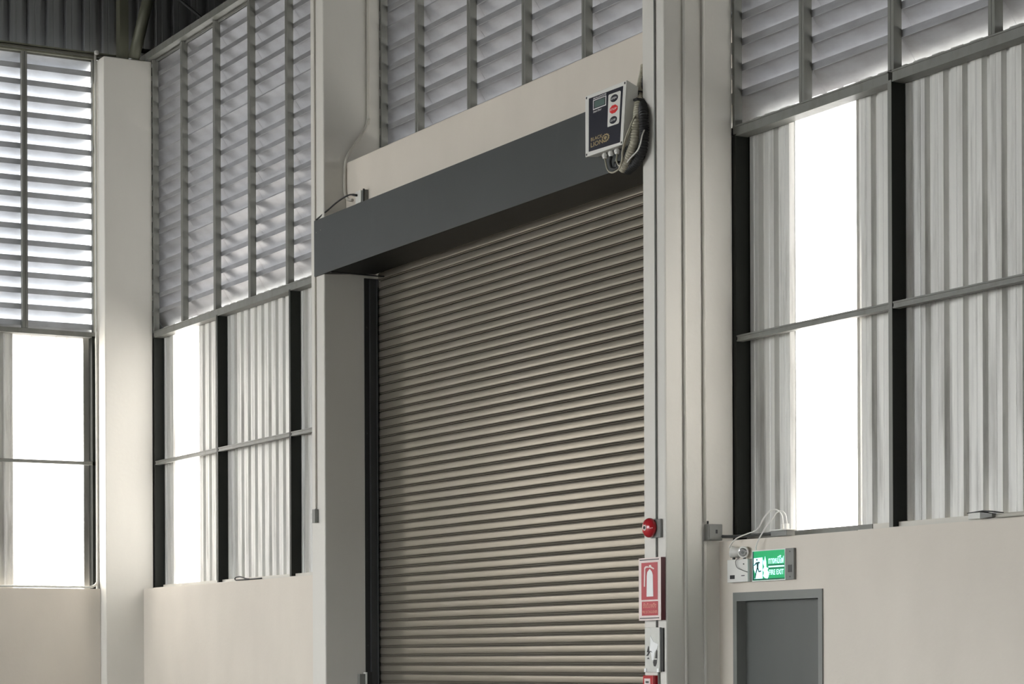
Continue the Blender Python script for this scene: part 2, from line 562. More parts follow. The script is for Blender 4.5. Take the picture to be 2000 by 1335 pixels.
for cc, y0 in ((c3, 15.305), (c2, 21.705), (c1, 28.395)):  # added closures behind the columns, stopping daylight leaks
    obj('wall_panel', MB().box(10.655, 10.95, y0 + 0.004, y0 + 0.33, 0, 5.86), POST, wr if y0 < 20 else wf)  # added closure behind the column, stops daylight leaks
    obj('wall_panel', MB().box(10.655, 10.95, y0 + 0.255, y0 + 0.33, 5.86, 9.36), POST, wr if y0 < 20 else wf)  # added closure, upper part, stops daylight leaks

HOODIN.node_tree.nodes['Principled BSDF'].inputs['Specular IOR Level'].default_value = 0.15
POST.node_tree.nodes['Principled BSDF'].inputs['Specular IOR Level'].default_value = 0.25
# beam over the shutter
o = obj('concrete_beam', MB().box(10.25, 10.64, 15.632, 21.708, 6.20, 6.745), PLASTER, None, (10.4, 18, 6.2), bevel=0.01)
tag(o, 'cream concrete beam spanning above the dark shutter hood', 'beam')

# ================================================================= shutter hood
hood = thing('shutter_hood', (10.25, 18.7, 5.57), 'long charcoal steel hood above the roller shutter', 'shutter hood')
YA, YB = 15.64, 21.885
obj('front_panel', MB().box(9.970, 9.975, YA, YB, 5.575, 6.150), HOOD, hood)
obj('bottom_panel', MB().prism([(9.9755, 5.575), (9.9755, 5.580), (10.58, 5.626), (10.58, 5.620)], 'y', YA, 21.705), HOODIN, hood, label='underside darkened near-black for shade')
obj('top_panel', MB().box(9.9755, 10.248, YA, 21.705, 6.145, 6.150), HOOD, hood)
obj('end_flange', MB().box(9.9755, 9.995, 21.706, YB, 5.575, 6.150), HOOD, hood)
obj('seam_strip', MB().box(9.985, 10.59, 21.50, 21.53, 5.566, 5.575), BLACK, hood)
for z, y in ((6.03, 21.72), (6.02, 21.83)):
    obj('rivet', MB().lathe([(0, 0.008), (0.004, 0.006)], (9.970, y, z), (-1, 0, 0), 8), GREYP, hood)

# ================================================================= roller shutter
sh = thing('roller_shutter', (10.6, 18.6, 0), 'closed grey-beige steel roller shutter filling the doorway', 'roller shutter')
P = 0.0905
Y0s, Y1s = 15.45, 21.655
pr = []


def face(t):       # bulge of the slat, t 0..1 from the top
    return 0.0055 * math.sin(math.pi * min(1, max(0, t))) ** 0.3


prof = [(10.606, 0.0)]
for i in range(9):
    t = i / 8
    prof.append((10.600 - face(t) - 0.003 * t, -P * (0.01 + 0.735 * t)))
prof += [(10.620, -P * 0.75), (10.620, -P * 0.80), (10.597, -P * 0.805), (10.594, -P * 0.855), (10.597, -P * 0.91),
         (10.620, -P * 0.915), (10.620, -P)]
prof += [(10.623, -P), (10.623, 0.0)]
me = MB().prism([(x - 10.6, z) for x, z in prof], 'y', -(Y1s - Y0s) / 2, (Y1s - Y0s) / 2).mesh('slat', SLAT)
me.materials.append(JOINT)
for p in me.polygons:                    # interlocking joint between slats, groove shadow put into its dark colour
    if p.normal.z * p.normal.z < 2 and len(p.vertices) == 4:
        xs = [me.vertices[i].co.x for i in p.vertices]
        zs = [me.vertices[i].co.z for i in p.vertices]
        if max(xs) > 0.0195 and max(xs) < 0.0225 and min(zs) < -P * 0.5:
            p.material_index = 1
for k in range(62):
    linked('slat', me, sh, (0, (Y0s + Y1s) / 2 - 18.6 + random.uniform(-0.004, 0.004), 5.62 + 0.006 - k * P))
obj('bottom_bar', MB().box(10.585, 10.615, Y0s, Y1s, 0.002, 0.012), RAIL, sh)
for s, y in ((1, 21.708), (-1, 15.632)):
    mb = MB()
    mb.prism([(10.455, y), (10.625, y), (10.625, y - s * 0.012), (10.455, y - s * 0.012)], 'z', 0, 5.57)
    obj('guide_plate', mb, BLACK, sh)
    mb = MB()
    mb.prism([(10.505, y - s * 0.013), (10.578, y - s * 0.013), (10.578, y - s * 0.075), (10.57, y - s * 0.075), (10.57, y - s * 0.05), (10.505, y - s * 0.05)], 'z', 0, 5.56)
    obj('guide_rail', mb, RAIL, sh)
    obj('guide_light_stop', MB().box(10.632, 10.645, min(y, y - s * 0.11), max(y, y - s * 0.11), 0, 5.49), BLACK, sh)  # added strip that stops light dots between slats and guide
mb = MB()
for z in (1.9, 3.0, 4.1, 5.2):
    mb.lathe([(0, 0.008), (0.007, 0.006)], (10.48, 21.696, z - 0.14), (0, -1, 0), 6)
o = obj('rail_bolts', mb, RAIL, sh)
o.name = 'rail_bolt'

# ================================================================= louvres
LIPY = 0.075
KT = 17


def blade_mesh(wd, lip, name='blade', deep=False):
    # local: x along, y outward, z up; origin at the lip top
    pr = [(0, 0), (0, -lip), (0.003, -lip), (0.003, -0.006), (0.020, -0.028), (0.022, -0.024), (0.162, -0.214), (0.164, -0.222),
          (0.168, -0.222), (0.166, -0.208), (0.026, -0.020), (0.006, 0.002)]
    if False:
        pr = [(0, 0), (0, -lip), (0.003, -lip), (0.003, -0.006), (0.018, -0.029), (0.020, -0.025), (0.166, -0.246), (0.168, -0.254),
              (0.172, -0.254), (0.170, -0.240), (0.022, -0.022), (0.006, 0.002)]
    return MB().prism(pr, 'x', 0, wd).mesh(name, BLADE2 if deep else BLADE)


_cache = {}


def louvre(side, a0, a1, zt, zb, label, group, lip=0.058, joints=(8.212, 6.985), ext=0.0):
    """a0: left end as seen from inside, a1: right end"""
    wd = abs(a1 - a0)
    if side == 'right':
        root = thing('louvre_panel', (XLV, a0, zb), label, 'louvre', group, -math.pi / 2)
    else:
        root = thing('louvre_panel', (a0, 28.70, zb), label, 'louvre', group, 0)
    st = 0.034
    g = 0.002
    key = (round(wd, 3), round(zt - zb, 3), lip, side, ext)
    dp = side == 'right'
    if key not in _cache:
        H = zt - zb
        _cache[key] = (
            MB().prism([(g, 0), (st, 0), (st, 0.074), (g, 0.074)], 'z', 0, H).mesh('stile', STEEL),
            MB().prism([(0, 0), (0.006, -0.001), (0.02, 0.012), (0.02, 0.03), (0, 0.03)], 'x', st, wd - st).mesh('bottom_rail', STEEL),
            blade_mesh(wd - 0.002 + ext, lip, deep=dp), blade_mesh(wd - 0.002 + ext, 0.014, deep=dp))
    stile, rail, bl, blj = _cache[key]
    linked('stile', stile, root, (0, 0, 0))
    linked('stile', stile, root, (wd - st - g, 0, 0))
    linked('top_rail', rail, root, (0, 0.04, zt - zb - 0.03))
    k = 0
    z = 6.985 + PER * 12
    while z > zb + 0.10:
        if z < zt + 0.0:
            j = any(abs(z - q) < 0.03 for q in joints)
            linked('blade', blj if j else bl, root, (0.001 - ext, LIPY, z - zb))
        z -= PER
    linked('blade', blj, root, (0.001 - ext, LIPY, zt - zb - 0.012))
    return root


LB = [28.399, 27.37, 26.29, 25.21, 24.12, 23.03, 22.04]
gl = ['nearest the corner column', 'second from the corner column', 'third from the corner column',
      'fourth from the corner column', 'fifth, cut off by the middle column', 'hidden behind the column left of the shutter']
for i in range(6):
    louvre('right', LB[i], LB[i + 1], ZL1, 5.872, 'tall grey louvre panel of the far bay, ' + gl[i], 'louvres of the far bay', ext=0.24 * (i == 0))
LS = [21.7095, 20.875, 19.76, 18.685, 17.605, 16.52, 15.635]
gl = ['beside the left column, leftmost above the shutter', 'second from the left above the shutter', 'third from the left above the shutter',
      'fourth from the left above the shutter', 'fifth from the left, right above the control box', 'rightmost above the shutter, behind the column']
for i in range(6):
    louvre('right', LS[i], LS[i + 1], ZL1, 6.75, 'grey louvre panel above the beam, ' + gl[i], 'louvres above the shutter', ext=0.24 * (i == 0))
LR = [15.3095, 14.38, 13.30, 12.21, 11.12]
gl = ['beside the right-hand column, leftmost of the near bay', 'second from the right-hand column', 'third from the right-hand column',
      'at the right edge of the picture']
for i in range(4):
    louvre('right', LR[i], LR[i + 1], ZL1, 5.872, 'grey louvre panel of the near bay, ' + gl[i], 'louvres of the near bay', ext=0.24 * (i == 0))
LW = [5.64, 6.74, 7.86, 9.05, 9.985]
gl = [None, None, 'at the left edge of the picture', 'between the left edge and the corner column']
for i in (2, 3):
    louvre('back', LW[i], LW[i + 1], 9.38, 5.855, 'bright wide louvre panel of the end wall, ' + gl[i], 'louvres of the end wall', lip=0.07, joints=())
obj('wall_panel', MB().box(5.64, 7.86, 28.86, 28.9, 5.8, 9.4), GALV, wb)
obj('wall_panel', MB().box(10.8, 10.84, 9.85, 11.12, 5.8, 9.4), GALV, wr)

# ================================================================= roof steel at the corner
o = obj('steel_stanchion', MB().box(10.25, 10.372, 28.5, 28.64, 9.362, 11.8), OLIVE, None, (10.33, 28.57, 9.36), bevel=0.004)
tag(o, 'olive-grey steel upright standing on the corner column', 'stanchion')
br = thing('diagonal_brace', (10.46, 28.55, 9.38), 'olive-grey round steel brace rising from the corner column', 'brace')
obj('pipe', MB().tube([(10.435, 28.50, 9.39), (10.80, 28.50, 10.85)], 0.075, 20), OLIVE, br, smooth=True)
obj('foot_plate', MB().box(10.376, 10.56, 28.42, 28.58, 9.361, 9.372), OLIVE, br)
o = obj('tie_beam', MB().box(10.56, 11.4, 28.55, 28.62, 9.50, 9.56), BLACK, None, (11, 28.58, 9.5))
tag(o, 'short black steel tie between brace and side wall', 'beam')
o = obj('tie_rod', MB().tube([(10.9, 28.3, 10.25), (11.65, 28.0, 9.60)], 0.02, 8), BLACK, None, (11, 28.2, 9.7))
tag(o, 'thin black sloping rod in front of the gable cladding', 'rod')
o = obj('lifting_strap', MB().box(10.60, 10.62, 25.56, 25.62, 9.471, 9.60), YELLOW, None, (10.61, 25.6, 9.47))
tag(o, 'small yellow strap lying over the capping rail', 'strap')


# ================================================================= conduits and fittings
def conduit(name, pts, r, mt, label, cat='conduit', sub=1, group=None):
    pp = smooth_path(pts, 6) if sub > 1 else pts
    o = obj(name, MB().tube(pp, r, 10), mt, None, pts[0], smooth=True)
    return tag(o, label, cat, group)


conduit('conduit', [(9.992, 15.432, 11.7), (9.992, 15.432, 1.5)], 0.0085, GREYP, 'thin grey conduit down the room face of the right-hand column')
conduit('conduit', [(10.181, 15.297, 11.7), (10.181, 15.297, 0.02)], 0.013, COLUMN, 'painted conduit on the side of the right-hand column, the one nearer its edge')
conduit('conduit', [(10.362, 15.297, 11.7), (10.362, 15.297, 2.69)], 0.013, COLUMN, 'painted conduit running down into the grey junction box')
conduit('conduit', [(10.362, 15.297, 2.54), (10.362, 15.297, 0.02)], 0.013, COLUMN, 'painted conduit below the grey junction box')
conduit('conduit', [(9.99, 21.905, 11.7), (9.99, 21.905, 3.17)], 0.010, CREAMP, 'thin cream conduit down the column left of the shutter to a small box')
conduit('conduit', [(10.505, 21.692, 11.6), (10.504, 21.692, 7.6), (10.503, 21.692, 7.22), (10.44, 21.692, 7.07), (10.31, 21.692, 6.89), (10.245, 21.690, 6.76),
                    (10.232, 21.690, 6.6), (10.232, 21.690, 6.46), (10.236, 21.66, 6.38), (10.236, 21.60, 6.345), (10.236, 21.52, 6.33)], 0.016, CREAMP,
        'pale bent conduit on the column side, ending by the socket above the hood', sub=6)
wcd = conduit('conduit', [(9.978, 28.665, 9.43), (9.978, 28.665, 6), (9.978, 28.665, 2.76), (9.96, 28.64, 2.62), (9.87, 28.615, 2.562), (9.7, 28.612, 2.562), (9.0, 28.612, 2.562), (6.0, 28.612, 2.562)], 0.016, WHITEP,
        'white conduit down the corner column turning along the top of the end wall', sub=6)
obj('conduit_cap', MB().lathe([(-0.02, 0.018), (-0.01, 0.03), (0.02, 0.03), (0.035, 0.018)], (9.978, 28.62, 9.44), (0, 0, 1), 12), WHITEP, wcd, (9.978, 28.62, 9.4))

# socket above the hood
sk = thing('wall_socket', (10.25, 21.26, 6.30), 'small grey and white socket box on the beam just above the hood', 'socket')
obj('back_box', MB().box(10.205, 10.249, 21.17, 21.35, 6.25, 6.375), GREYP, sk, bevel=0.004)
obj('cover', MB().box(10.195, 10.2045, 21.235, 21.36, 6.255, 6.38), WHITEP, sk, bevel=0.002)
obj('edge_strip', MB().box(10.192, 10.2045, 21.165, 21.185, 6.25, 6.38), BLACK, sk)
conduit('power_cable', [(10.185, 21.31, 6.335), (10.14, 21.40, 6.35), (10.08, 21.55, 6.30), (10.02, 21.70, 6.22), (9.985, 21.84, 6.165), (9.983, 21.86, 6.158)], [0.012] * 4 + [0.008] * 27, BLACK,
        'black cable plugged into the socket and drooping onto the hood', 'cable', sub=6)

# box at the end of the conduit on the middle column
bx = thing('junction_box', (9.99, 21.92, 3.1), 'small grey junction box with white clips on the column left of the shutter', 'junction box')
obj('box', MB().box(9.955, 9.999, 21.86, 21.93, 3.03, 3.17), GREYP, bx, bevel=0.004)
obj('clip', MB().box(9.965, 9.999, 21.935, 21.98, 3.13, 3.16), WHITEP, bx)
obj('clip', MB().box(9.965, 9.999, 21.935, 21.98, 3.04, 3.07), WHITEP, bx)

# junction box on the near column and its conduit to the outlet
jb = thing('junction_box', (10.43, 15.29, 2.6), 'square dark grey junction box on the side of the right-hand column', 'junction box')
obj('box', MB().box(10.362, 10.50, 15.25, 15.309, 2.545, 2.675), GREYP, jb, bevel=0.006)
obj('cover', MB().box(10.374, 10.49, 15.246, 15.2495, 2.556, 2.664), GREYP, jb)
obj('knockout', MB().box(10.43, 10.448, 15.243, 15.2455, 2.60, 2.63), BLACK, jb)
obj('stub', MB().tube([(10.385, 15.29, 2.675), (10.385, 15.29, 2.70)], 0.008, 8), BLACK, jb)
conduit('conduit', [(10.495, 15.28, 2.585), (10.50, 15.2, 2.575), (10.50, 14.9, 2.566), (10.50, 14.56, 2.566)], 0.013, RAIL,
        'dark conduit along the top of the low wall from junction box to outlet', sub=6)
ob = thing('power_outlet', (10.5, 14.44, 2.56), 'low white-topped outlet box on the low wall above the exit sign', 'outlet')
obj('box', MB().box(10.465, 10.545, 14.345, 14.55, 2.542, 2.582), GREYP, ob, bevel=0.003)
obj('cover', MB().box(10.455, 10.55, 14.335, 14.555, 2.583, 2.593), WHITEP, ob, bevel=0.002)
obj('plug', MB().box(10.485, 10.51, 14.425, 14.45, 2.593, 2.63), WHITEP, ob, bevel=0.003)
obj('plug', MB().box(10.485, 10.515, 14.375, 14.405, 2.593, 2.635), WHITEP, ob, bevel=0.003)
CABLES1 = [(10.498, 14.437, 2.63), (10.498, 14.45, 2.70), (10.495, 14.513, 2.747), (10.485, 14.595, 2.738), (10.475, 14.655, 2.69), (10.465, 14.71, 2.62), (10.47, 14.77, 2.595),
           (10.48, 14.90, 2.578), (10.455, 14.99, 2.55), (10.44, 15.04, 2.51), (10.44, 15.07, 2.48)]
conduit('power_cable', CABLES1, 0.0055, WHITEP, 'white cable arching from the outlet to the emergency light', 'cable', sub=6)
CABLES2 = [(10.5, 14.39, 2.635), (10.5, 14.405, 2.70), (10.497, 14.45, 2.733), (10.49, 14.515, 2.722), (10.48, 14.545, 2.68), (10.47, 14.60, 2.635), (10.46, 14.665, 2.565), (10.455, 14.70, 2.52), (10.45, 14.725, 2.47), (10.455, 14.73, 2.448)]
conduit('power_cable', CABLES2, 0.0055, WHITEP, 'white cable looping from the outlet down to the exit sign', 'cable', sub=6)

cb = thing('conduit_box', (10.5, 12.16, 2.56), 'small clear-ended cable box with dark lid on the low wall near the right edge', 'cable box')
obj('box', MB().box(10.47, 10.54, 12.14, 12.262, 2.548, 2.592), ACRYL, cb, bevel=0.004)
obj('lid', MB().prism([(12.265, 2.593), (12.10, 2.602), (11.99, 2.585), (11.99, 2.579), (12.10, 2.595), (12.265, 2.588)], 'x', 10.462, 10.55), BLACK, cb)
obj('end_piece', MB().prism([(12.138, 2.548), (12.02, 2.555), (12.02, 2.575), (12.138, 2.592)], 'x', 10.472, 10.54), GREYP, cb)
conduit('conduit', [(10.515, 12.03, 2.562), (10.515, 9.2, 2.562)], 0.014, CREAMP, 'cream conduit along the low wall towards the right edge')
o = obj('cable_end', MB().tube(smooth_path([(10.53, 24.95, 2.555), (10.52, 25.05, 2.565), (10.515, 25.2, 2.59), (10.515, 25.34, 2.585), (10.53, 25.38, 2.56), (10.53, 25.25, 2.555), (10.53, 24.6, 2.553)], 5), 0.008, 8), BLACK, None, (10.53, 25, 2.55), smooth=True)
tag(o, 'loose black cable end on the low wall of the far bay', 'cable')

# ================================================================= emergency light and exit sign
el = thing('emergency_light', (10.48, 15.03, 2.3), 'white twin-head emergency light box beside the exit sign', 'emergency light')
obj('housing', MB().box(10.455, 10.509, 14.845, 15.125, 2.205, 2.385), WHITEP, el, bevel=0.005)
obj('indicator_label', MB().box(10.4535, 10.4548, 15.02, 15.085, 2.232, 2.262), INK, el)
obj('indicator_label', MB().box(10.4535, 10.4548, 14.885, 14.93, 2.252, 2.258), INK, el)
obj('test_button', MB().lathe([(0, 0.006), (0.006, 0.005)], (10.4545, 14.895, 2.345), (-1, 0, 0), 8), GREYP, el)
for y, z, d in ((15.06, 2.445, (-0.55, 0.80, 0.1)), (14.915, 2.44, (-0.80, -0.55, -0.2))):
    hd = obj('lamp_head', MB().lathe([(-0.07, 0.016), (-0.055, 0.034), (-0.01, 0.043), (0.0, 0.046), (0.012, 0.046)], (10.465, y, z), d, 18), WHITEP, el, smooth=False)
    dv = Vector(d).normalized()
    obj('lens', MB().lathe([(0, 0.034), (0.003, 0.034), (0.006, 0.028)], Vector((10.465, y, z)) + dv * 0.0125, d, 16), CHROME, hd)
    obj('bulb', MB().lathe([(0, 0.012), (0.004, 0.010)], Vector((10.465, y, z)) + dv * 0.0187, d, 10), GREYP, hd)
    obj('swivel', MB().tube([(10.475, y, 2.386), (10.475, y, z - 0.03)], 0.012, 8), BLACK, el)
conduit('lamp_wire', [(10.45, 14.94, 2.40), (10.44, 14.985, 2.37), (10.44, 14.965, 2.32), (10.445, 14.90, 2.295), (10.45, 14.84, 2.28)], 0.003, GREYP, 'thin wire looping across the emergency light box', 'wire', sub=6)

ex = thing('exit_sign', (10.48, 14.55, 2.33), 'lit green fire exit sign with a running man above the grey door', 'exit sign')
XE = 10.485
obj('housing', MB().box(XE, 10.509, 14.283, 14.826, 2.205, 2.445), GREYP, ex, bevel=0.003)
obj('bezel', MB().box(XE - 0.003, XE - 0.0005, 14.385, 14.822, 2.205, 2.445), WHITE, ex, label='pale green-white edge')
obj('lit_panel', MB().box(XE - 0.005, XE - 0.0032, 14.393, 14.814, 2.212, 2.438), GREENL, ex)
XF = XE - 0.0052
LP = ex


def sg(pts, mt, nm, th=0.001):
    poly(pts, XF, th, mt, LP, nm)


obj('border_line', MB().box(XF - 0.001, XF, 14.797, 14.812, 2.214, 2.436), DKGRN, LP)
obj('border_line', MB().box(XF - 0.001, XF, 14.395, 14.797, 2.214, 2.222), DKGRN, LP)
sg([(14.795, 2.385), (14.795, 2.30), (14.765, 2.25), (14.79, 2.225), (14.68, 2.225), (14.68, 2.388)], WHITEL, 'doorway_pictogram')
XF -= 0.0015
# running man
sg(ell(14.752, 2.372, 0.009, 0.008, 12), DKGRN, 'pictogram_head')
sg([(14.765, 2.352), (14.72, 2.357), (14.708, 2.343), (14.728, 2.342), (14.733, 2.31), (14.722, 2.285), (14.695, 2.288), (14.695, 2.278), (14.73, 2.274), (14.742, 2.30), (14.758, 2.27), (14.772, 2.226), (14.783, 2.226), (14.77, 2.275), (14.752, 2.315), (14.758, 2.34), (14.782, 2.327), (14.795, 2.327), (14.79, 2.333)][::-1], DKGRN, 'pictogram_body')
XF += 0.0015
sg([(14.672, 2.372), (14.66, 2.35), (14.652, 2.375), (14.645, 2.395), (14.632, 2.355), (14.628, 2.31), (14.602, 2.302), (14.615, 2.288), (14.598, 2.27), (14.60, 2.238), (14.615, 2.222), (14.65, 2.228), (14.672, 2.245), (14.66, 2.27), (14.678, 2.29), (14.655, 2.315), (14.672, 2.34)][::-1], WHITEL, 'arrow_pictogram')
text('ทางหนีไฟ', XF, 14.60, 14.40, 2.335, 2.395, WHITEL, LP)
obj('dividing_bar', MB().box(XF - 0.001, XF, 14.398, 14.60, 2.308, 2.318), WHITEL, LP)
obj('dividing_line', MB().box(XF - 0.001, XF, 14.398, 14.61, 2.322, 2.328), DKGRN, LP)
obj('dividing_line', MB().box(XF - 0.001, XF, 14.398, 14.60, 2.297, 2.303), DKGRN, LP)
text('FIRE EXIT', XF, 14.593, 14.402, 2.250, 2.289, WHITEL, LP)
obj('test_panel', MB().box(XE - 0.002, XE - 0.0003, 14.305, 14.355, 2.262, 2.318), RAIL, ex)
for z in (2.42, 2.228):
    obj('screw', MB().lathe([(0, 0.005), (0.002, 0.004)], (XE - 0.0003, 14.33, z), (-1, 0, 0), 8), INK, ex)

# ================================================================= things on the near column
bell = thing('fire_bell', (9.98, 15.47, 2.64), 'round red fire alarm bell on the column at the shutter edge', 'bell')
obj('backbox', MB().box(9.975, 9.999, 15.352, 15.50, 2.565, 2.712), GREYP, bell, bevel=0.005)
obj('gong', MB().lathe([(0, 0.074), (0.01, 0.079), (0.03, 0.078), (0.048, 0.066), (0.06, 0.045), (0.066, 0.02), (0.066, 0.0)], (9.972, 15.475, 2.645), (-1, 0, 0), 36), RED, bell, smooth=True)
obj('centre_nut', MB().lathe([(0, 0.013), (0.006, 0.013), (0.010, 0.005)], (9.906, 15.475, 2.645), (-1, 0, 0), 8), INK, bell)
obj('striker_mark', MB().lathe([(0, 0.024), (0.0015, 0.022)], (9.9065, 15.475, 2.645), (-1, 0, 0), 20), PINKW, bell)

sgn = thing('extinguisher_sign', (9.97, 15.47, 1.91), 'tall red fire extinguisher sign hanging below the bell', 'sign')
obj('board', MB().box(9.955, 9.995, 15.312, 15.632, 1.912, 2.408), MAROON, sgn)
obj('border', MB().box(9.951, 9.9545, 15.312, 15.632, 1.912, 2.408), PINKW, sgn, label='off-white face')
obj('rail', MB().box(9.9475, 9.9505, 15.335, 15.615, 2.389, 2.396), INK, sgn)
obj('rail', MB().box(9.9475, 9.9505, 15.335, 15.615, 1.926, 1.933), INK, sgn)
obj('red_field', MB().box(9.9485, 9.9505, 15.355, 15.59, 2.075, 2.37), REDS, sgn)
obj('red_field', MB().box(9.9485, 9.9505, 15.350, 15.585, 1.95, 2.062), REDS, sgn)


def sp(pts, nm, mt=PINKW):
    poly(pts, 9.948, 0.001, mt, sgn, nm)


sp([(15.512, 2.10), (15.415, 2.10), (15.42, 2.27), (15.432, 2.295), (15.465, 2.32), (15.50, 2.295), (15.508, 2.265)], 'cylinder_pictogram', WHITE)
sp([(15.475, 2.335), (15.475, 2.35), (15.445, 2.35), (15.442, 2.338), (15.40, 2.322), (15.405, 2.312), (15.46, 2.33), (15.51, 2.330), (15.528, 2.322), (15.535, 2.18), (15.552, 2.18), (15.546, 2.33), (15.53, 2.342), (15.50, 2.343)], 'hose_pictogram')
text('ถังดับเพลิง', 9.9483, 15.565, 15.37, 2.01, 2.052, SALMON, sgn)
text('FIRE EXTINGUISHER', 9.9483, 15.575, 15.358, 1.968, 1.99, SALMON, sgn)

cd = thing('card_holder', (9.98, 15.47, 1.5), 'white plastic card holder with a torn stained notice below the extinguisher sign', 'card holder')
obj('backing', MB().box(9.975, 9.998, 15.37, 15.585, 1.50, 1.855), ACRYL, cd, bevel=0.003)
obj('holder_shadow', MB().box(9.985, 9.999, 15.335, 15.369, 1.505, 1.85), INK, cd)  # shadow at the holder's side, built as a black strip
obj('paper', MB().prism([(15.50, 1.79), (15.46, 1.745), (15.385, 1.72), (15.40, 1.69), (15.44, 1.655), (15.45, 1.60), (15.48, 1.595), (15.49, 1.65), (15.51, 1.68), (15.50, 1.73)], 'x', 9.9725, 9.9748), WHITE, cd)
for nm, pts in (('stain', [(15.45, 1.60), (15.405, 1.60), (15.41, 1.57), (15.425, 1.545), (15.45, 1.55), (15.46, 1.58)]),
                ('stain', [(15.43, 1.61), (15.40, 1.61), (15.40, 1.67), (15.41, 1.68), (15.425, 1.64)]),
                ('stain', [(15.55, 1.66), (15.515, 1.655), (15.52, 1.70), (15.53, 1.71)]),
                ('stain', [(15.56, 1.63), (15.53, 1.63), (15.50, 1.665), (15.47, 1.655), (15.49, 1.67), (15.52, 1.665)]),
                ('stain', [(15.55, 1.605), (15.51, 1.605), (15.53, 1.62)])):
    poly(pts, 9.9724, 0.0008, INK, cd, nm)
for y in (15.385, 15.57):
    obj('corner_clip', MB().box(9.968, 9.9745, y - 0.015, y + 0.015, 1.502, 1.53), WHITE, cd)
cp = thing('call_point', (9.97, 15.5, 1.36), 'red manual fire call point box under the card holder', 'call point')
obj('housing', MB().box(9.945, 9.999, 15.425, 15.57, 1.345, 1.476), RED, cp, bevel=0.005)
obj('window', MB().box(9.9435, 9.9448, 15.46, 15.545, 1.375, 1.45), PINKW, cp)
obj('press_mark', MB().box(9.9425, 9.9434, 15.48, 15.525, 1.415, 1.43), INK, cp)
conduit('conduit', [(9.992, 15.405, 1.50), (9.992, 15.405, 0.02)], 0.010, GREYP, 'thin grey conduit beside the red call point')

ks = thing('shutter_switch', (10.42, 21.69, 1.4), 'dark switch box low on the column left of the shutter', 'switch')
obj('box', MB().box(10.362, 10.43, 21.655, 21.707, 1.33, 1.465), GREYP, ks, bevel=0.004)
obj('cover', MB().box(10.43, 10.445, 21.645, 21.707, 1.32, 1.482), WHITEP, ks)
obj('side_box', MB().box(10.446, 10.50, 21.650, 21.695, 1.31, 1.482), BLACK, ks)

# ================================================================= control box on the hood
cx = thing('control_box', (9.91, 15.95, 5.72), 'white door control box with black front panel and red STOP button on the hood', 'control box')
XB = 9.85
TL, TR, BL, BR = (16.262, 6.221), (15.626, 6.215), (16.262, 5.722), (15.688, 5.717)


def uv(u, v):
    y = (TL[0] * (1 - u) + TR[0] * u) * (1 - v) + (BL[0] * (1 - u) + BR[0] * u) * v
    z = (TL[1] * (1 - u) + TR[1] * u) * (1 - v) + (BL[1] * (1 - u) + BR[1] * u) * v
    return (y, z)


def frustum(corners_f, xf, corners_b, xb):
    mb = MB()
    mb.v = [(xf, y, z) for y, z in corners_f] + [(xb, y, z) for y, z in corners_b]
    mb.f = [(0, 1, 2, 3), (7, 6, 5, 4)] + [(i, i + 4, (i + 1) % 4 + 4, (i + 1) % 4) for i in range(4)]
    return mb


obj('enclosure', frustum([TL, TR, BR, BL], XB + 0.012, [(16.25, 6.185), (15.63, 6.175), (15.69, 5.735), (16.25, 5.735)], 9.966), WHITEP, cx, bevel=0.004)
obj('lid', MB().prism([TL, TR, BR, BL], 'x', XB, XB + 0.0115), WHITEP, cx, bevel=0.003)


def uvpoly(us, nm, mt, x, th=0.001):
    return obj(nm, MB().prism([uv(*p) for p in us], 'x', x - th, x), mt, cx)


uvpoly([(0.095, 0.06), (0.93, 0.07), (0.93, 0.955), (0.095, 0.93)], 'front_panel', NAVY, XB - 0.0002, 0.0015)
X1 = XB - 0.0019
uvpoly([(0.6, 0.125), (0.865, 0.13), (0.885, 0.15), (0.885, 0.62), (0.865, 0.645), (0.59, 0.64), (0.585, 0.62), (0.585, 0.14)], 'keypad_plate', WHITEP, X1)
X2 = X1 - 0.0012
for v, w_, s in ((0.215, 'OPEN', 0), (0.388, 'STOP', 1), (0.560, 'CLOSE', 0)):
    n = 8 if s else 24
    ru, rv = (0.102, 0.070) if s else (0.088, 0.058)
    pts = [(0.735 + ru * math.cos(2 * math.pi * (k + 0.5 * s) / n), v + rv * math.sin(2 * math.pi * (k + 0.5 * s) / n)) for k in range(n)]
    uvpoly(pts, 'button', REDB if s else NAVY, X2, 0.004)
    a, b = uv(0.735 - ru * 0.78, v + 0.017), uv(0.735 + ru * 0.78, v - 0.017)
    text(w_, X2 - 0.0042, a[0], b[0], a[1], b[1], WHITE, cx, shear=0.2)
# display
uvpoly([(0.205, 0.118), (0.53, 0.118), (0.53, 0.275), (0.205, 0.275)], 'display_frame', WHITE, X1)
uvpoly([(0.22, 0.13), (0.515, 0.13), (0.515, 0.262), (0.22, 0.262)], 'display_surround', NAVY, X1 - 0.0011)
uvpoly([(0.245, 0.145), (0.50, 0.145), (0.50, 0.25), (0.245, 0.25)], 'display', LCD, X1 - 0.0023)
a, b = uv(0.21, 0.108), uv(0.53, 0.078)
text('ROLLDOOR', X1, a[0], b[0], a[1], b[1], WHITE, cx, shear=0.3)
a, b = uv(0.21, 0.325), uv(0.42, 0.29)
text('Smart Door', X1, a[0], b[0], a[1], b[1], WHITE, cx, shear=0.3)
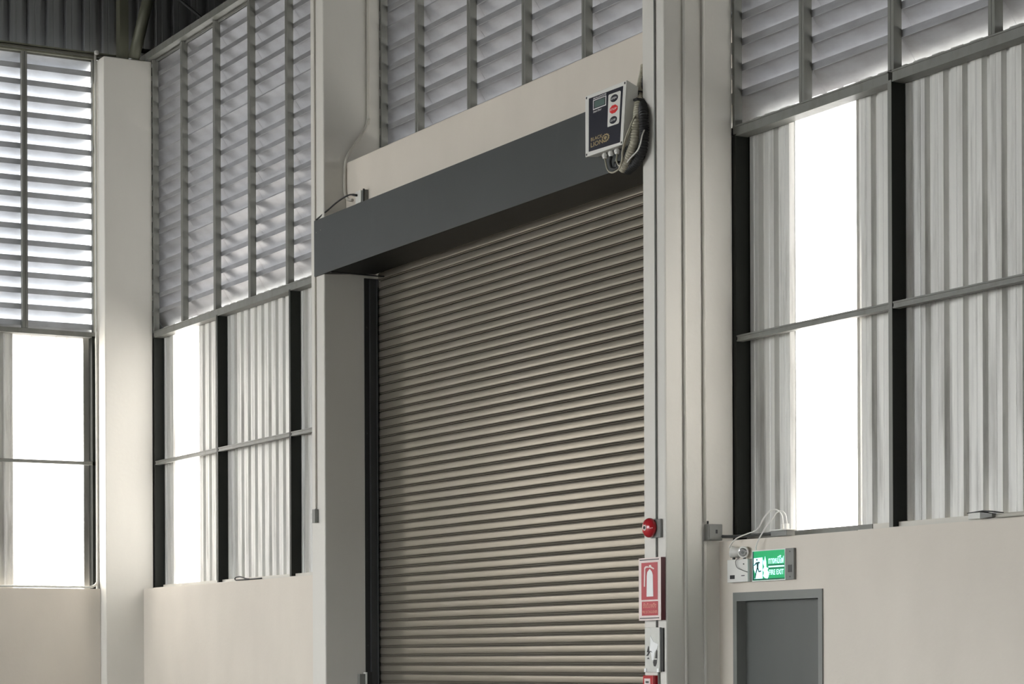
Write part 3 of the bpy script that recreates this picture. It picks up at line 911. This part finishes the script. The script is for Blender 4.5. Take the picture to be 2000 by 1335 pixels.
# logo
a, b = uv(0.155, 0.775), uv(0.46, 0.715)
text('BLACK', X1, a[0], b[0], a[1], b[1], GOLD, cx)
a, b = uv(0.155, 0.875), uv(0.475, 0.795)
text('LION', X1, a[0], b[0], a[1], b[1], GOLD, cx)
gear = []
for k in range(48):
    r = 1.0 if (k // 2) % 2 else 0.84
    t = 2 * math.pi * k / 48
    gear.append((0.545 + 0.105 * r * math.cos(t), 0.80 + 0.07 * r * math.sin(t)))
uvpoly(gear, 'logo_gear', GOLD, X1)
uvpoly([(0.545 + 0.066 * math.cos(2 * math.pi * k / 24), 0.80 + 0.044 * math.sin(2 * math.pi * k / 24)) for k in range(24)], 'logo_disc', NAVY, X1 - 0.0011)
uvpoly([(0.505, 0.79), (0.53, 0.772), (0.565, 0.775), (0.59, 0.795), (0.58, 0.81), (0.56, 0.805), (0.572, 0.825), (0.545, 0.835), (0.535, 0.815), (0.52, 0.825)], 'logo_lion_head', GOLD, X1 - 0.0022)
for u, v in ((0.035, 0.035), (0.965, 0.035), (0.035, 0.965), (0.965, 0.965)):
    y, z = uv(u, v)
    obj('lid_screw', MB().lathe([(0, 0.010), (0.0015, 0.009)], (XB - 0.0002, y, z), (-1, 0, 0), 10), INK, cx)
for v in (0.12, 0.83):
    y, z = uv(0, v)
    obj('mounting_tab', MB().box(9.93, 9.968, y - 0.01, y + 0.04, z - 0.03, z + 0.03), WHITEP, cx, bevel=0.003)
for y in (16.062, 15.968, 15.875):
    g_ = obj('cable_gland', MB().lathe([(-0.012, 0.019), (0.01, 0.019), (0.0105, 0.026), (0.03, 0.026), (0.032, 0.021), (0.045, 0.019)], (9.915, y, 5.725), (0, 0, -1), 8), WHITEP, cx)



def flex(name, pts, r, mt, label, pitch=0.014, taper=None):
    pp = smooth_path(pts, 14)
    L = [0.0]
    for a, b in zip(pp, pp[1:]):
        L.append(L[-1] + (b - a).length)
    n = int(L[-1] / pitch * 6)
    P2, R_ = [], []
    j = 0
    for i in range(n + 1):
        t = L[-1] * i / n
        while j < len(L) - 2 and L[j + 1] < t:
            j += 1
        q = pp[j].lerp(pp[j + 1], min(1, (t - L[j]) / max(1e-6, L[j + 1] - L[j])))
        rr = r * (1 if taper is None else taper[0] + (taper[1] - taper[0]) * min(1, i / n * 2.0))
        P2.append(q)
        R_.append(rr * (1.0 + 0.10 * math.sin(2 * math.pi * t / pitch)))
    o = obj(name, MB().tube(P2, R_, 14), mt, None, pts[-1], smooth=True)
    return tag(o, label, 'cable')


CA = [(10.14, 15.833, 6.414), (10.12, 15.81, 6.356), (10.06, 15.755, 6.209), (9.98, 15.646, 6.073), (9.93, 15.591, 5.921),
      (9.92, 15.599, 5.819), (9.91, 15.607, 5.722), (9.91, 15.669, 5.644), (9.91, 15.738, 5.575), (9.92, 15.80, 5.545)]
flex('flexible_conduit', CA, 0.036, FLEX, 'beige ribbed flexible conduit hanging beside the control box', pitch=0.022, taper=(0.6, 1.0))
CB = [(10.17, 15.80, 6.42), (10.12, 15.76, 6.303), (10.05, 15.70, 6.132), (9.95, 15.535, 5.952), (9.945, 15.52, 5.80), (9.945, 15.53, 5.704), (9.945, 15.57, 5.627), (9.95, 15.66, 5.565), (9.955, 15.79, 5.535)]
flex('flexible_conduit', CB, 0.038, BLACK, 'black ribbed hose behind the beige flexible conduit', pitch=0.02, taper=(0.7, 1.0))
conduit('power_cable', [(10.06, 15.70, 6.15), (9.97, 15.61, 6.0), (9.88, 15.565, 5.90), (9.86, 15.58, 5.85), (9.85, 15.642, 5.755), (9.85, 15.692, 5.663), (9.86, 15.712, 5.602), (9.88, 15.791, 5.545),
        (9.89, 15.909, 5.535), (9.90, 16.0, 5.58), (9.915, 16.062, 5.678)], 0.007, FLEX, 'beige cable curving round into the left gland of the control box', 'cable', sub=6)
conduit('power_cable', [(9.915, 15.875, 5.68), (9.90, 15.86, 5.62), (9.89, 15.80, 5.57), (9.87, 15.735, 5.59), (9.86, 15.70, 5.66), (9.865, 15.66, 5.74), (9.88, 15.61, 5.83)], 0.007, FLEX,
        'beige cable from the right gland bending up beside the box', 'cable', sub=6)
conduit('power_cable', [(9.93, 15.49, 5.80), (9.90, 15.475, 5.75), (9.88, 15.474, 5.681), (9.875, 15.507, 5.634), (9.88, 15.599, 5.605), (9.895, 15.68, 5.585), (9.90, 15.74, 5.56)], 0.006, WHITEP,
        'thin white cable crossing in front of the black hose', 'cable', sub=6)
conduit('power_cable', [(9.915, 15.968, 5.68), (9.905, 15.965, 5.63), (9.90, 15.93, 5.575), (9.90, 15.85, 5.56), (9.905, 15.80, 5.60)], 0.012, BLACK,
        'short black cable under the middle gland', 'cable', sub=6)
o = obj('cable_plug', MB().lathe([(-0.03, 0.02), (-0.02, 0.03), (0.03, 0.032), (0.045, 0.018)], (9.935, 15.90, 5.60), (0.1, 0.3, -1), 14), BLACK, None, (9.93, 15.9, 5.6), smooth=True)
tag(o, 'round black plug hanging below the control box glands', 'plug')
tie = obj('cable_tie', MB().box(9.925, 9.995, 15.59, 15.73, 6.060, 6.078), BLACK, None, (9.96, 15.65, 6.07))
tag(tie, 'black tie holding the hoses beside the control box', 'cable tie')
